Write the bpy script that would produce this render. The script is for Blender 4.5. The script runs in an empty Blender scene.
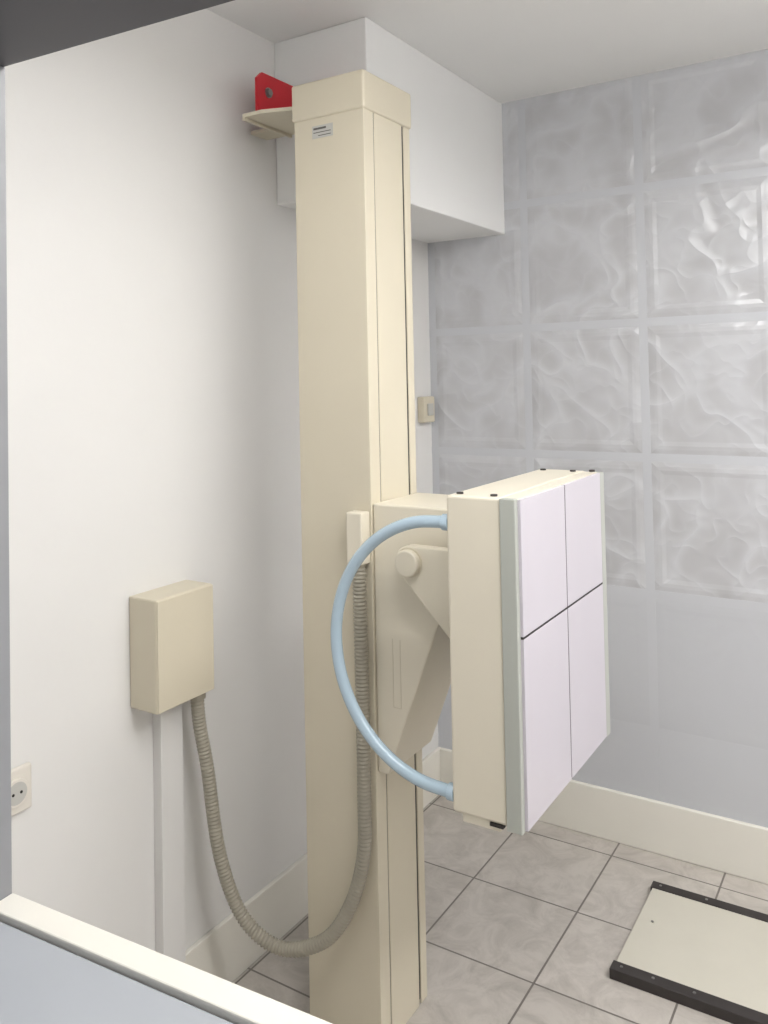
import bpy, bmesh, math
from mathutils import Vector, Matrix
C=bpy.context; S=C.scene
S.view_settings.view_transform='Standard'

def srgb(r,g,b):
    f=lambda c:(c/255/12.92) if c/255<=0.04045 else ((c/255+0.055)/1.055)**2.4
    return (f(r),f(g),f(b),1)

def mat(name,col,rough=0.5,noise=0.0,nscale=8,bump=0.0,bscale=60,metal=0.0,spec=0.5,coat=0.0):
    m=bpy.data.materials.new(name); m.use_nodes=True
    nt=m.node_tree; b=nt.nodes['Principled BSDF']
    b.inputs['Base Color'].default_value=col; b.inputs['Roughness'].default_value=rough
    b.inputs['Metallic'].default_value=metal; b.inputs['Specular IOR Level'].default_value=spec
    b.inputs['Coat Weight'].default_value=coat
    tc=nt.nodes.new('ShaderNodeTexCoord')
    n=nt.nodes.new('ShaderNodeTexNoise'); n.inputs['Scale'].default_value=nscale; n.inputs['Detail'].default_value=4
    nt.links.new(tc.outputs['Object'],n.inputs['Vector'])
    r=nt.nodes.new('ShaderNodeValToRGB')
    k=noise
    r.color_ramp.elements[0].position=0.3; r.color_ramp.elements[1].position=0.7
    r.color_ramp.elements[0].color=tuple(c*(1-k) for c in col[:3])+(1,)
    r.color_ramp.elements[1].color=tuple(min(1,c*(1+k)) for c in col[:3])+(1,)
    nt.links.new(n.outputs['Fac'],r.inputs['Fac']); nt.links.new(r.outputs['Color'],b.inputs['Base Color'])
    if bump>0:
        n2=nt.nodes.new('ShaderNodeTexNoise'); n2.inputs['Scale'].default_value=bscale; n2.inputs['Detail'].default_value=3
        nt.links.new(tc.outputs['Object'],n2.inputs['Vector'])
        bp=nt.nodes.new('ShaderNodeBump'); bp.inputs['Strength'].default_value=bump; bp.inputs['Distance'].default_value=0.01
        nt.links.new(n2.outputs['Fac'],bp.inputs['Height']); nt.links.new(bp.outputs['Normal'],b.inputs['Normal'])
    return m

M_wall=mat('plaster_white',srgb(224,223,221),0.6,0.015,3,0.05,20)
M_ceil=mat('ceiling_paint',srgb(236,236,235),0.7,0.01,3)
M_base=mat('baseboard_cream',srgb(231,228,219),0.4,0.01)
M_col=mat('enamel_cream',srgb(209,201,181),0.38,0.012,6,0.03,300)
M_col2=mat('enamel_cream_light',srgb(220,213,196),0.35,0.012,6)
M_box=mat('box_cream',srgb(207,199,179),0.4,0.01)
M_dark=mat('slot_dark',srgb(38,34,32),0.6)
M_rub=mat('rubber_black',srgb(50,45,44),0.55,0.1,40)
M_grey=mat('strip_grey',srgb(174,177,170),0.35)
M_lil=mat('panel_lilac',srgb(196,191,199),0.3,0.01)
M_blue=mat('tube_blue',srgb(174,195,210),0.25,0.01,coat=0.4)
M_hose=mat('hose_grey',srgb(158,153,139),0.5,0.04,30)
M_red=mat('paint_red',srgb(190,20,38),0.35)
M_steel=mat('steel',srgb(150,148,145),0.3,0.05,metal=0.9)
M_label=mat('label_silver',srgb(188,187,182),0.3)
M_ink=mat('label_ink',srgb(90,88,84),0.5)
M_sock=mat('socket_white',srgb(218,213,204),0.3)
M_sill=mat('sill_grey',srgb(170,174,180),0.5,0.03,5)
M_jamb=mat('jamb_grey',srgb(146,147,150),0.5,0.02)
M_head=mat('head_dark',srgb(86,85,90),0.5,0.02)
M_plate=mat('board_cream',srgb(202,198,185),0.45,0.02)
M_lamp=mat('lamp_body',srgb(240,240,240),0.4)
BW=(196,198,203)
M_bwall=mat('back_wall_paint',srgb(*BW),0.22,0.008,3)

def tile_mat():
    m=bpy.data.materials.new('floor_tile'); m.use_nodes=True
    nt=m.node_tree; b=nt.nodes['Principled BSDF']; N=nt.nodes.new; L=nt.links.new
    g=N('ShaderNodeNewGeometry')
    mp=N('ShaderNodeMapping'); mp.inputs['Location'].default_value=(0.867,-2.371,0)
    L(g.outputs['Position'],mp.inputs['Vector'])
    br=N('ShaderNodeTexBrick'); br.offset=0; br.inputs['Scale'].default_value=1
    br.inputs['Brick Width'].default_value=0.33; br.inputs['Row Height'].default_value=0.33
    br.inputs['Mortar Size'].default_value=0.003; br.inputs['Mortar Smooth'].default_value=0.2
    br.inputs['Color1'].default_value=(1,1,1,1); br.inputs['Color2'].default_value=(0.93,0.93,0.93,1)
    L(mp.outputs['Vector'],br.inputs['Vector'])
    n=N('ShaderNodeTexNoise'); n.inputs['Scale'].default_value=9; n.inputs['Detail'].default_value=9; n.inputs['Roughness'].default_value=0.72; n.inputs['Distortion'].default_value=1.2
    L(g.outputs['Position'],n.inputs['Vector'])
    r=N('ShaderNodeValToRGB'); r.color_ramp.elements[0].position=0.32; r.color_ramp.elements[1].position=0.6
    r.color_ramp.elements[0].color=srgb(172,166,159); r.color_ramp.elements[1].color=srgb(198,192,185)
    L(n.outputs['Fac'],r.inputs['Fac'])
    mu=N('ShaderNodeMix'); mu.data_type='RGBA'; mu.blend_type='MULTIPLY'; mu.inputs[0].default_value=1
    L(r.outputs['Color'],mu.inputs[6]); L(br.outputs['Color'],mu.inputs[7])
    mx=N('ShaderNodeMix'); mx.data_type='RGBA'
    L(br.outputs['Fac'],mx.inputs[0]); L(mu.outputs[2],mx.inputs[6]); mx.inputs[7].default_value=srgb(118,112,106)
    L(mx.outputs[2],b.inputs['Base Color']); b.inputs['Roughness'].default_value=0.3
    bp=N('ShaderNodeBump'); bp.invert=True; bp.inputs['Strength'].default_value=0.5; bp.inputs['Distance'].default_value=0.003
    L(br.outputs['Fac'],bp.inputs['Height']); L(bp.outputs['Normal'],b.inputs['Normal'])
    return m
M_tile=tile_mat()

def gblock_mat(name,amp,c0,c1,em):
    m=bpy.data.materials.new(name); m.use_nodes=True
    nt=m.node_tree; b=nt.nodes['Principled BSDF']; N=nt.nodes.new; L=nt.links.new
    g=N('ShaderNodeNewGeometry')
    def ridge(scale,dist,pw):
        n=N('ShaderNodeTexNoise'); n.inputs['Scale'].default_value=scale; n.inputs['Detail'].default_value=1.2; n.inputs['Distortion'].default_value=dist
        L(g.outputs['Position'],n.inputs['Vector'])
        a=N('ShaderNodeMath'); a.operation='MULTIPLY_ADD'; L(n.outputs['Fac'],a.inputs[0]); a.inputs[1].default_value=4; a.inputs[2].default_value=-2
        c=N('ShaderNodeMath'); c.operation='ABSOLUTE'; L(a.outputs[0],c.inputs[0])
        d=N('ShaderNodeMath'); d.operation='SUBTRACT'; d.inputs[0].default_value=1; L(c.outputs[0],d.inputs[1]); d.use_clamp=True
        e=N('ShaderNodeMath'); e.operation='POWER'; L(d.outputs[0],e.inputs[0]); e.inputs[1].default_value=pw
        return e
    r1=ridge(4.5,0.8,1.8); r2=ridge(10,0.5,2.0)
    s=N('ShaderNodeMath'); s.operation='MULTIPLY_ADD'; L(r2.outputs[0],s.inputs[0]); s.inputs[1].default_value=0.35; L(r1.outputs[0],s.inputs[2])
    bp=N('ShaderNodeBump'); bp.inputs['Strength'].default_value=0.2*amp; bp.inputs['Distance'].default_value=0.02
    L(s.outputs[0],bp.inputs['Height']); L(bp.outputs['Normal'],b.inputs['Normal'])
    r=N('ShaderNodeValToRGB'); r.color_ramp.elements[0].position=0.2; r.color_ramp.elements[1].position=1.0
    r.color_ramp.elements[0].color=srgb(*c0); r.color_ramp.elements[1].color=srgb(*c1)  # ridges coloured lighter, painting wrinkle highlights over the bump
    L(s.outputs[0],r.inputs['Fac']); L(r.outputs['Color'],b.inputs['Base Color'])
    b.inputs['Roughness'].default_value=0.17; b.inputs['Specular IOR Level'].default_value=0.6
    b.inputs['Emission Color'].default_value=(0.93,0.96,1,1); b.inputs['Emission Strength'].default_value=em  # faint glow put into the crinkled blocks, imitating daylight behind them
    return m
M_gb=gblock_mat('glass_block_crinkled_glow',1.0,(181,181,184),(193,194,198),0.03); M_gbs=gblock_mat('glass_block_smooth',0.1,(193,195,200),(194,196,201),0.0)

def emis(name,col,st):
    m=bpy.data.materials.new(name); m.use_nodes=True; b=m.node_tree.nodes['Principled BSDF']
    b.inputs['Emission Color'].default_value=col; b.inputs['Emission Strength'].default_value=st; return m
M_emit=emis('lamp_diffuser',(1,0.98,0.95,1),7)

def finish(bm,name,m,parent=None,smooth=False):
    bmesh.ops.recalc_face_normals(bm,faces=bm.faces)
    me=bpy.data.meshes.new(name); bm.to_mesh(me); bm.free()
    me.materials.append(m)
    if smooth:
        for p in me.polygons: p.use_smooth=True
    o=bpy.data.objects.new(name,me); C.collection.objects.link(o)
    if parent:
        o.parent=parent; o.matrix_parent_inverse=Matrix.Translation(-Vector(parent.location))
    return o
def empty(name,loc):
    e=bpy.data.objects.new(name,None); e.location=loc; e.empty_display_size=0.1; C.collection.objects.link(e); return e
def addbox(bm,x0,x1,y0,y1,z0,z1):
    r=bmesh.ops.create_cube(bm,size=1)
    for v in r['verts']:
        v.co=Vector(((x0+x1)/2+v.co.x*(x1-x0),(y0+y1)/2+v.co.y*(y1-y0),(z0+z1)/2+v.co.z*(z1-z0)))
def bev(o,w,seg=2):
    md=o.modifiers.new('bev','BEVEL'); md.width=w; md.segments=seg; md.limit_method='ANGLE'; md.harden_normals=False
def box(name,x0,x1,y0,y1,z0,z1,m,parent=None,b=0,seg=2):
    bm=bmesh.new(); addbox(bm,x0,x1,y0,y1,z0,z1); o=finish(bm,name,m,parent)
    if b: bev(o,b,seg)
    return o
def boxes(name,L,m,parent=None,b=0):
    bm=bmesh.new()
    for a in L: addbox(bm,*a)
    o=finish(bm,name,m,parent)
    if b: bev(o,b)
    return o
def prism(name,poly,f,a0,a1,m,parent=None,b=0,seg=2):
    bm=bmesh.new(); A=[bm.verts.new(f(u,v,a0)) for u,v in poly]; B=[bm.verts.new(f(u,v,a1)) for u,v in poly]
    bm.faces.new(A); bm.faces.new(B[::-1]); n=len(poly)
    for i in range(n): bm.faces.new((A[i],B[i],B[(i+1)%n],A[(i+1)%n]))
    o=finish(bm,name,m,parent)
    if b: bev(o,b,seg)
    return o
fy=lambda u,v,a:(u,a,v)
fz=lambda u,v,a:(u,v,a)
fx=lambda u,v,a:(a,u,v)
def cyl(name,c,axis,r,h,m,parent=None,seg=32,b=0):
    bm=bmesh.new(); bmesh.ops.create_cone(bm,cap_ends=True,segments=seg,radius1=r,radius2=r,depth=h)
    R={'z':Matrix(),'y':Matrix.Rotation(math.pi/2,4,'X'),'x':Matrix.Rotation(math.pi/2,4,'Y')}[axis]
    bmesh.ops.transform(bm,matrix=Matrix.Translation(c)@R,verts=bm.verts)
    o=finish(bm,name,m,parent)
    if b: bev(o,b,3)
    return o
def crom(P,n):
    out=[]; P=[Vector(p) for p in P]; Q=[2*P[0]-P[1]]+P+[2*P[-1]-P[-2]]
    for i in range(1,len(Q)-2):
        a,b,c,d=Q[i-1:i+3]
        for k in range(n):
            t=k/n
            out.append(0.5*((2*b)+(c-a)*t+(2*a-5*b+4*c-d)*t*t+(-a+3*b-3*c+d)*t**3))
    out.append(P[-1]); return out
def resample(P,step):
    out=[P[0]]; acc=0
    for i in range(1,len(P)):
        a,b=P[i-1],P[i]; d=(b-a).length
        if d==0: continue
        while acc+d>=step:
            t=(step-acc)/d; a=a+(b-a)*t; out.append(a.copy()); d=(b-a).length; acc=0
            if d==0: break
        acc+=d
    return out
def tube(name,P,rf,m,parent=None,seg=14):
    bm=bmesh.new(); rings=[]; up=Vector((0,1,0.01)).normalized()
    for i,p in enumerate(P):
        t=(P[min(i+1,len(P)-1)]-P[max(i-1,0)]).normalized()
        u=(up-t*up.dot(t)).normalized(); v=t.cross(u); up=u
        r=rf(i)
        rings.append([bm.verts.new(p+u*r*math.cos(2*math.pi*k/seg)+v*r*math.sin(2*math.pi*k/seg)) for k in range(seg)])
    for a,b in zip(rings,rings[1:]):
        for k in range(seg): bm.faces.new((a[k],a[(k+1)%seg],b[(k+1)%seg],b[k]))
    bm.faces.new(rings[0]); bm.faces.new(rings[-1][::-1])
    return finish(bm,name,m,parent,True)

# ------------ room shell ------------
XL,XR,YB,ZC=-1.55,1.9,2.80,2.54
Y0=-1.6
box('floor',XL-0.1,XR+0.1,Y0,YB+0.1,-0.1,0,M_tile)
box('ceiling',XL-0.1,XR+0.1,Y0,YB+0.1,ZC,ZC+0.1,M_ceil)
box('wall_left',XL-0.1,XL,Y0,YB+0.1,0,ZC,M_wall)
box('wall_right',XR,XR+0.1,Y0,YB+0.1,0,ZC,M_wall)
box('wall_back',XL,XR,YB,YB+0.1,0,ZC,M_bwall)
WX0,WX1,WZ0,WZ1=-0.922,0.40,0.957,1.945
WY0,WY1=0.36,0.617
TH=math.radians(3.8); PV=Vector((WX0,WY1,0))
ROT=Matrix.Translation(PV)@Matrix.Rotation(TH,4,'Z')@Matrix.Translation(-PV)
def rotmesh(o): o.data.transform(ROT)
wf=boxes('wall_front',[(XL+0.0,WX0-0.02,WY0,WY1,0,ZC),(WX1+0.02,XR,WY0,WY1,0,ZC),(WX0-0.02,WX1+0.02,WY0,WY1,0,WZ0-0.03),(WX0-0.02,WX1+0.02,WY0,WY1,WZ1+0.02,ZC)],M_wall)
rotmesh(wf)
box('trim_beam',XL,-1.229,1.90,YB,2.063,ZC,M_ceil,b=0.004)
BH=0.165
box('baseboard_left',XL,XL+0.014,0.66,YB,0,BH,M_base,b=0.003)
box('baseboard_back',XL+0.014,XR,YB-0.016,YB,0,BH,M_base,b=0.003)

w=empty('window_1',((WX0+WX1)/2,0.5,1.44))
for o in (
 box('sill',WX0,WX1,0.25,0.582,WZ0-0.03,WZ0-0.006,M_sill,w,0.003),
 box('frame_bottom',WX0,WX1,0.584,0.617,WZ0-0.03,WZ0,M_base,w,0.002),
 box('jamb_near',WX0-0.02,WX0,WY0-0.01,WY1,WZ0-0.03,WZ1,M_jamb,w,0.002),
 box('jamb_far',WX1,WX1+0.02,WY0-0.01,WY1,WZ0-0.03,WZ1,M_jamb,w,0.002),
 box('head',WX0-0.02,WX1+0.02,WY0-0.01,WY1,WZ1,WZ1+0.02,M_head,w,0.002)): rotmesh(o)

# glass block wall
g=empty('glass_block_window',(0,YB-0.01,1.3))
xs=[XL]+[-1.155+0.41*i for i in range(7)]+[XR]
zs=[0.385,0.83,1.275,1.72,2.165,ZC]
hw=0.014
def blocks(name,js,m,dep):
    bm=bmesh.new()
    for i in range(len(xs)-1):
        for j in js:
            a=xs[i]+(hw if i else 0.03); b_=xs[i+1]-hw; c=zs[j]+hw; d=zs[j+1]-(hw if j<len(zs)-2 else 0.0)
            if b_-a<0.05: continue
            e=0.04
            def ring(y,k): return [(a+k,y,c+k),(b_-k,y,c+k),(b_-k,y,d-k),(a+k,y,d-k)]
            Rs=[ring(YB-0.0008,0),ring(YB-0.0008-0.0022*dep,0.014),ring(YB-0.0008-0.003*dep,e*0.65),ring(YB-0.0008-0.0014*dep,e)]
            V=[[bm.verts.new(p) for p in r] for r in Rs]
            for r0,r1 in zip(V,V[1:]):
                for k in range(4): bm.faces.new((r0[k],r0[(k+1)%4],r1[(k+1)%4],r1[k]))
            bm.faces.new(V[-1])
    finish(bm,name,m,g)
blocks('blocks',[1,2,3,4],M_gb,1.0)
blocks('blocks_lower',[0],M_gbs,0.15)
L=[]
for i in range(1,len(xs)-1): L.append((xs[i]-hw,xs[i]+hw,YB-0.0012,YB,BH,ZC))
for z in zs[:-1]: 
    for i in range(len(xs)-1):
        L.append((xs[i]+(hw if i else 0),xs[i+1]-(hw if i<len(xs)-2 else 0),YB-0.0012,YB,z-hw,z+hw))
boxes('mortar_grid',L,M_bwall,g)

# ------------ column stand ------------
cx0,cx1,cy0,cy1=-1.286,-1.079,1.65,1.865
st=empty('bucky_column_stand',(-1.18,1.757,0))
s1=cy0+0.043; s2=cy1-0.030
poly=[(cx0,cy0),(cx1,cy0),(cx1,s1),(cx1-0.012,s1),(cx1-0.012,s1+0.0035),(cx1,s1+0.0035),(cx1,s2-0.009),(cx1-0.02,s2-0.009),(cx1-0.02,s2),(cx1,s2),(cx1,cy1),(cx0,cy1)]
prism('column_body',poly,fz,0.0,2.2,M_col,st,0.004)
boxes('slot_liner',[(cx1-0.0125,cx1-0.002,s1+0.0002,s1+0.0033,0.012,2.2),(cx1-0.02,cx1-0.003,s2-0.0088,s2-0.0002,0.012,2.2)],M_dark,st)
box('cap',cx0-0.005,cx1+0.005,cy0-0.005,cy1+0.005,2.195,2.288,M_col,st,0.006,3)
box('label',-1.230,-1.168,cy0-0.001,cy0,2.145,2.176,M_label,st)
boxes('label_print',[(-1.226,-1.188,cy0-0.0014,cy0-0.0009,2.166,2.171),(-1.226,-1.174,cy0-0.0014,cy0-0.0009,2.158,2.160),(-1.212,-1.174,cy0-0.0014,cy0-0.0009,2.150,2.152)],M_ink,st)
wb=empty('wall_bracket',(-1.45,1.75,2.25))
prism('arm_plate',[(-1.46,1.66),(-1.40,1.66),(cx0+0.0,1.70),(cx0+0.0,1.86),(XL,1.86),(XL,1.79),(-1.46,1.79)],fz,2.244,2.254,M_col,wb,0.001)
box('arm_flange',-1.465,-1.457,1.66,1.86,2.236,2.254,M_col,wb,0.001)
prism('red_plate',[(1.69,2.254),(1.69,2.355),(1.71,2.374),(1.86,2.374),(1.86,2.254)],fx,-1.446,-1.438,M_red,wb)
box('red_foot',-1.438,-1.30,1.72,1.86,2.254,2.261,M_red,wb)
cyl('bolt',(-1.434,1.735,2.325),'x',0.010,0.008,M_steel,wb,6)
cyl('bolt_washer',(-1.437,1.735,2.325),'x',0.014,0.003,M_steel,wb,20)
cyl('stud',(-1.33,1.72,2.243),'z',0.007,0.06,M_steel,wb,12)
cyl('nut',(-1.33,1.72,2.238),'z',0.014,0.012,M_steel,wb,6)

# ------------ carriage ------------
ca=empty('bucky_carriage',(-1.0,1.757,1.0))
prism('housing',[(cx1+0.001,1.262),(-0.865,1.262),(-0.865,1.09),(-0.915,0.99),(-1.05,0.64),(cx1+0.001,0.64)],fy,1.656,1.862,M_col2,ca,0.004)
boxes('panel_seam',[(-1.032,-1.0305,1.6552,1.6565,0.80,0.955),(-1.012,-1.0105,1.6552,1.6565,0.80,0.955),(-1.032,-1.0105,1.6552,1.6565,0.798,0.7995)],M_box,ca)
KX,KZ=-0.955,1.146
arc=[(KX+0.038*math.cos(a),KZ+0.036*math.sin(a)) for a in [math.radians(d) for d in range(90,226,15)]]
pb=arc+[(-0.785,0.915),(-0.785,1.182)]
prism('pivot_arm',pb,fy,1.610,1.638,M_col2,ca,0.003)
cyl('pivot_boss',(KX,1.648,KZ),'y',0.03,0.02,M_col2,ca,40)
prism('pivot_arm_far',pb,fy,1.864,1.886,M_col2,ca,0.003)
cyl('pivot_knob',(KX,1.602,KZ),'y',0.030,0.018,M_col2,ca,40,0.005)
cyl('knob_ring',(KX,1.6095,KZ),'y',0.033,0.002,M_box,ca,40)
box('rear_mount',-0.865,-0.785,1.70,1.82,1.02,1.22,M_col2,ca)

# ------------ bucky ------------
bu=empty('wall_bucky',(-0.70,1.723,1.0))
bx0,bx1,by0,by1,bz0,bz1=-0.787,-0.633,1.473,1.973,0.700,1.323
xc=-0.671
box('cassette_housing',bx0,xc,by0,by1,bz0+0.006,bz1,M_col2,bu,0.006,3)
box('bottom_tray',bx0+0.02,xc-0.016,by0+0.004,by1-0.01,bz0-0.010,bz0+0.008,M_col2,bu,0.002)
box('tray_slot',-0.707,-0.679,by0-0.001,by0+0.01,bz0+0.0,bz0+0.006,M_dark,bu)
box('side_channel_near',xc,bx1-0.006,by0-0.004,by0+0.012,bz0,bz1,M_grey,bu,0.002)
box('side_channel_far',xc,bx1,by1-0.012,by1+0.018,bz0,bz1-0.004,M_grey,bu,0.002)
box('front_core',xc,bx1-0.008,by0+0.012,by1-0.012,bz0+0.004,bz1-0.001,M_col2,bu)
ym,zm,gp=1.722,1.061,0.0024
ya,yb=by0+0.010,by1-0.012
boxes('panel_gap',[(bx1-0.0085,bx1-0.001,ym-gp,ym+gp,bz0+0.006,bz1-0.003),(bx1-0.0085,bx1-0.001,ya,yb,zm-gp,zm+gp)],M_dark,bu)
k=0
for (a,b_) in ((ya,ym-gp),(ym+gp,yb)):
    for (c,d) in ((bz0+0.003,zm-gp),(zm+gp,bz1-0.003)):
        k+=1; box('front_panel_%d'%k,bx1-0.008,bx1,a,b_,c,d,M_lil,bu,0.0006)
for i,(x,y) in enumerate([(-0.768,by0+0.025),(-0.693,by0+0.022),(-0.768,by1-0.03),(-0.693,by1-0.03),(-0.653,by1-0.01)]):
    cyl('top_screw_%d'%i,(x,y,bz1+0.001),'z',0.007,0.005,M_rub,bu,16)
# handle
hy=1.489; P=[(bx0-0.0,hy,1.266),(bx0-0.02,hy,1.266)]
zt,zb=1.266,0.735
for i in range(1,20):
    a=math.pi/2+math.pi*i/20
    P.append((-0.816+0.254*math.cos(a),hy,(zt+zb)/2+(zt-zb)/2*math.sin(a)))
P+= [(bx0-0.02,hy,zb),(bx0-0.0,hy,zb)]
ha=empty('grab_handle',(-0.9,hy,1.0))
pp=resample(crom(P,8),0.008)
tube('tube',pp,lambda i:0.0125,M_blue,ha,20)
for z in (zt,zb): cyl('collar',(bx0-0.008,hy,z),'x',0.0165,0.016,M_blue,ha,24,0.002)

# ------------ junction box, duct, hose ------------
jb=empty('wall_junction_box',(-1.505,1.43,0.935))
box('enclosure',XL,-1.4605,1.3375,1.52,0.807,1.063,M_box,jb,0.004)
box('lid',-1.4605,-1.457,1.3395,1.518,0.809,1.061,M_box,jb,0.002)
cyl('gland',(-1.49,1.492,0.80),'z',0.021,0.02,M_hose,jb,20)
box('cable_duct',XL,-1.522,1.405,1.475,0.165,0.806,M_wall,b=0.002)
hp=[(-1.49,1.492,0.79),(-1.488,1.498,0.72),(-1.475,1.508,0.62),(-1.45,1.52,0.415),(-1.40,1.543,0.27),(-1.31,1.572,0.21),(-1.20,1.598,0.248),(-1.135,1.615,0.34),(-1.102,1.625,0.46),(-1.099,1.628,0.60),(-1.099,1.628,0.78),(-1.10,1.628,0.95),(-1.102,1.628,1.126)]
hr=resample(crom(hp,16),0.0022)
he=empty('corrugated_hose',(-1.3,1.57,0.25))
tube('hose',hr,lambda i:0.0165 if (i%4) in (0,1) else 0.014,M_hose,he,16)
box('end_clamp',-1.126,-1.0815,1.612,1.6485,1.125,1.245,M_col2,he,0.004)

# socket
so=empty('wall_socket',(XL,1.03,0.745))
box('plate',XL,XL+0.012,0.985,1.075,0.70,0.79,M_sock,so,0.004,3)
cyl('socket_ring',(XL+0.014,1.036,0.745),'x',0.028,0.010,M_sock,so,32,0.002)
cyl('socket_well',(XL+0.0185,1.036,0.745),'x',0.022,0.002,M_label,so,32)
for y in (1.027,1.045): cyl('hole',(XL+0.0197,y,0.745),'x',0.003,0.001,M_dark,so,12)
sw=empty('light_switch',(XL,2.735,1.43))
box('switch_box',XL,XL+0.03,2.695,2.775,1.385,1.48,M_box,sw,0.004)
box('rocker',XL+0.03,XL+0.036,2.715,2.757,1.41,1.455,M_label,sw,0.003)

# floor platform
fp=empty('floor_platform',(-0.3,2.37,0))
box('board',-0.70,0.1,2.16,2.585,0.008,0.024,M_plate,fp,0.002)
box('strip_near',-0.706,0.11,2.155,2.192,0.0,0.027,M_rub,fp,0.002)
box('strip_far',-0.706,0.11,2.556,2.590,0.0,0.027,M_rub,fp,0.002)
for i,(x,y) in enumerate([(-0.68,2.175),(-0.6,2.175),(-0.5,2.175),(-0.68,2.573),(-0.55,2.573),(-0.66,2.4)]):
    cyl('screw_%d'%i,(x,y,0.027 if i!=5 else 0.024),'z',0.004,0.003,M_steel,fp,10)

# ------------ lights ------------
def lamp(name,x,y,sx,sy,pw,zc=2.43,up=0.4):
    e=empty(name,(x,y,zc))
    box('body',x-sx/2,x+sx/2,y-sy/2,y+sy/2,zc-0.03,zc,M_lamp,e,0.005)
    box('diffuser',x-sx/2+0.01,x+sx/2-0.01,y-sy/2+0.01,y+sy/2-0.01,zc-0.038,zc-0.03,M_emit,e)
    for k,(dx,dy) in enumerate(((-sx/3,-sy/3),(sx/3,sy/3))): cyl('rod_%d'%k,(x+dx,y+dy,(zc+ZC)/2),'z',0.004,ZC-zc,M_steel,e,10)
    for nm,dz,rot,f in (('light_down',-0.05,0,1-up),('added_uplight',0.012,math.pi,up)):  # the upward light is added to brighten the ceiling
        l=bpy.data.lights.new(name+nm,'AREA'); l.shape='RECTANGLE'; l.size=sx; l.size_y=sy; l.energy=pw*f; l.color=(1,0.988,0.975)
        o=bpy.data.objects.new(nm,l); C.collection.objects.link(o); o.location=(x,y,zc+dz); o.rotation_euler=(rot,0,0)
        o.parent=e; o.matrix_parent_inverse=Matrix.Translation(-Vector(e.location))
lamp('ceiling_lamp',0.72,1.65,0.3,1.3,47,2.36,0.48)
lamp('ceiling_lamp.001',-0.3,0.95,0.9,0.2,14,2.43,0.25)
wd=bpy.data.worlds.new('world'); S.world=wd; wd.use_nodes=True
wd.node_tree.nodes['Background'].inputs[0].default_value=(0.97,0.98,1,1); wd.node_tree.nodes['Background'].inputs[1].default_value=0.42

# ------------ camera ------------
FP=840; yaw=math.radians(32.1); p=math.radians(1.5); r=math.radians(1.15)
R0=Vector((math.cos(yaw),math.sin(yaw),0)); F0=Vector((-math.sin(yaw),math.cos(yaw),0)); Z=Vector((0,0,1))
F=F0*math.cos(p)+Z*math.sin(p); U0=R0.cross(F)
U=U0*math.cos(r)+R0*math.sin(r); R=R0*math.cos(r)-U0*math.sin(r)
cam=bpy.data.cameras.new('camera'); co=bpy.data.objects.new('camera',cam); C.collection.objects.link(co)
M=Matrix((R,U,-F)).transposed().to_4x4(); M.translation=Vector((0,0,1.56)); co.matrix_world=M
cam.sensor_fit='VERTICAL'; cam.sensor_height=24; cam.sensor_width=18; cam.lens=24*FP/1024
cam.shift_y=((376-FP*math.tan(p))-512)/1024
cam.clip_start=0.02
S.camera=co
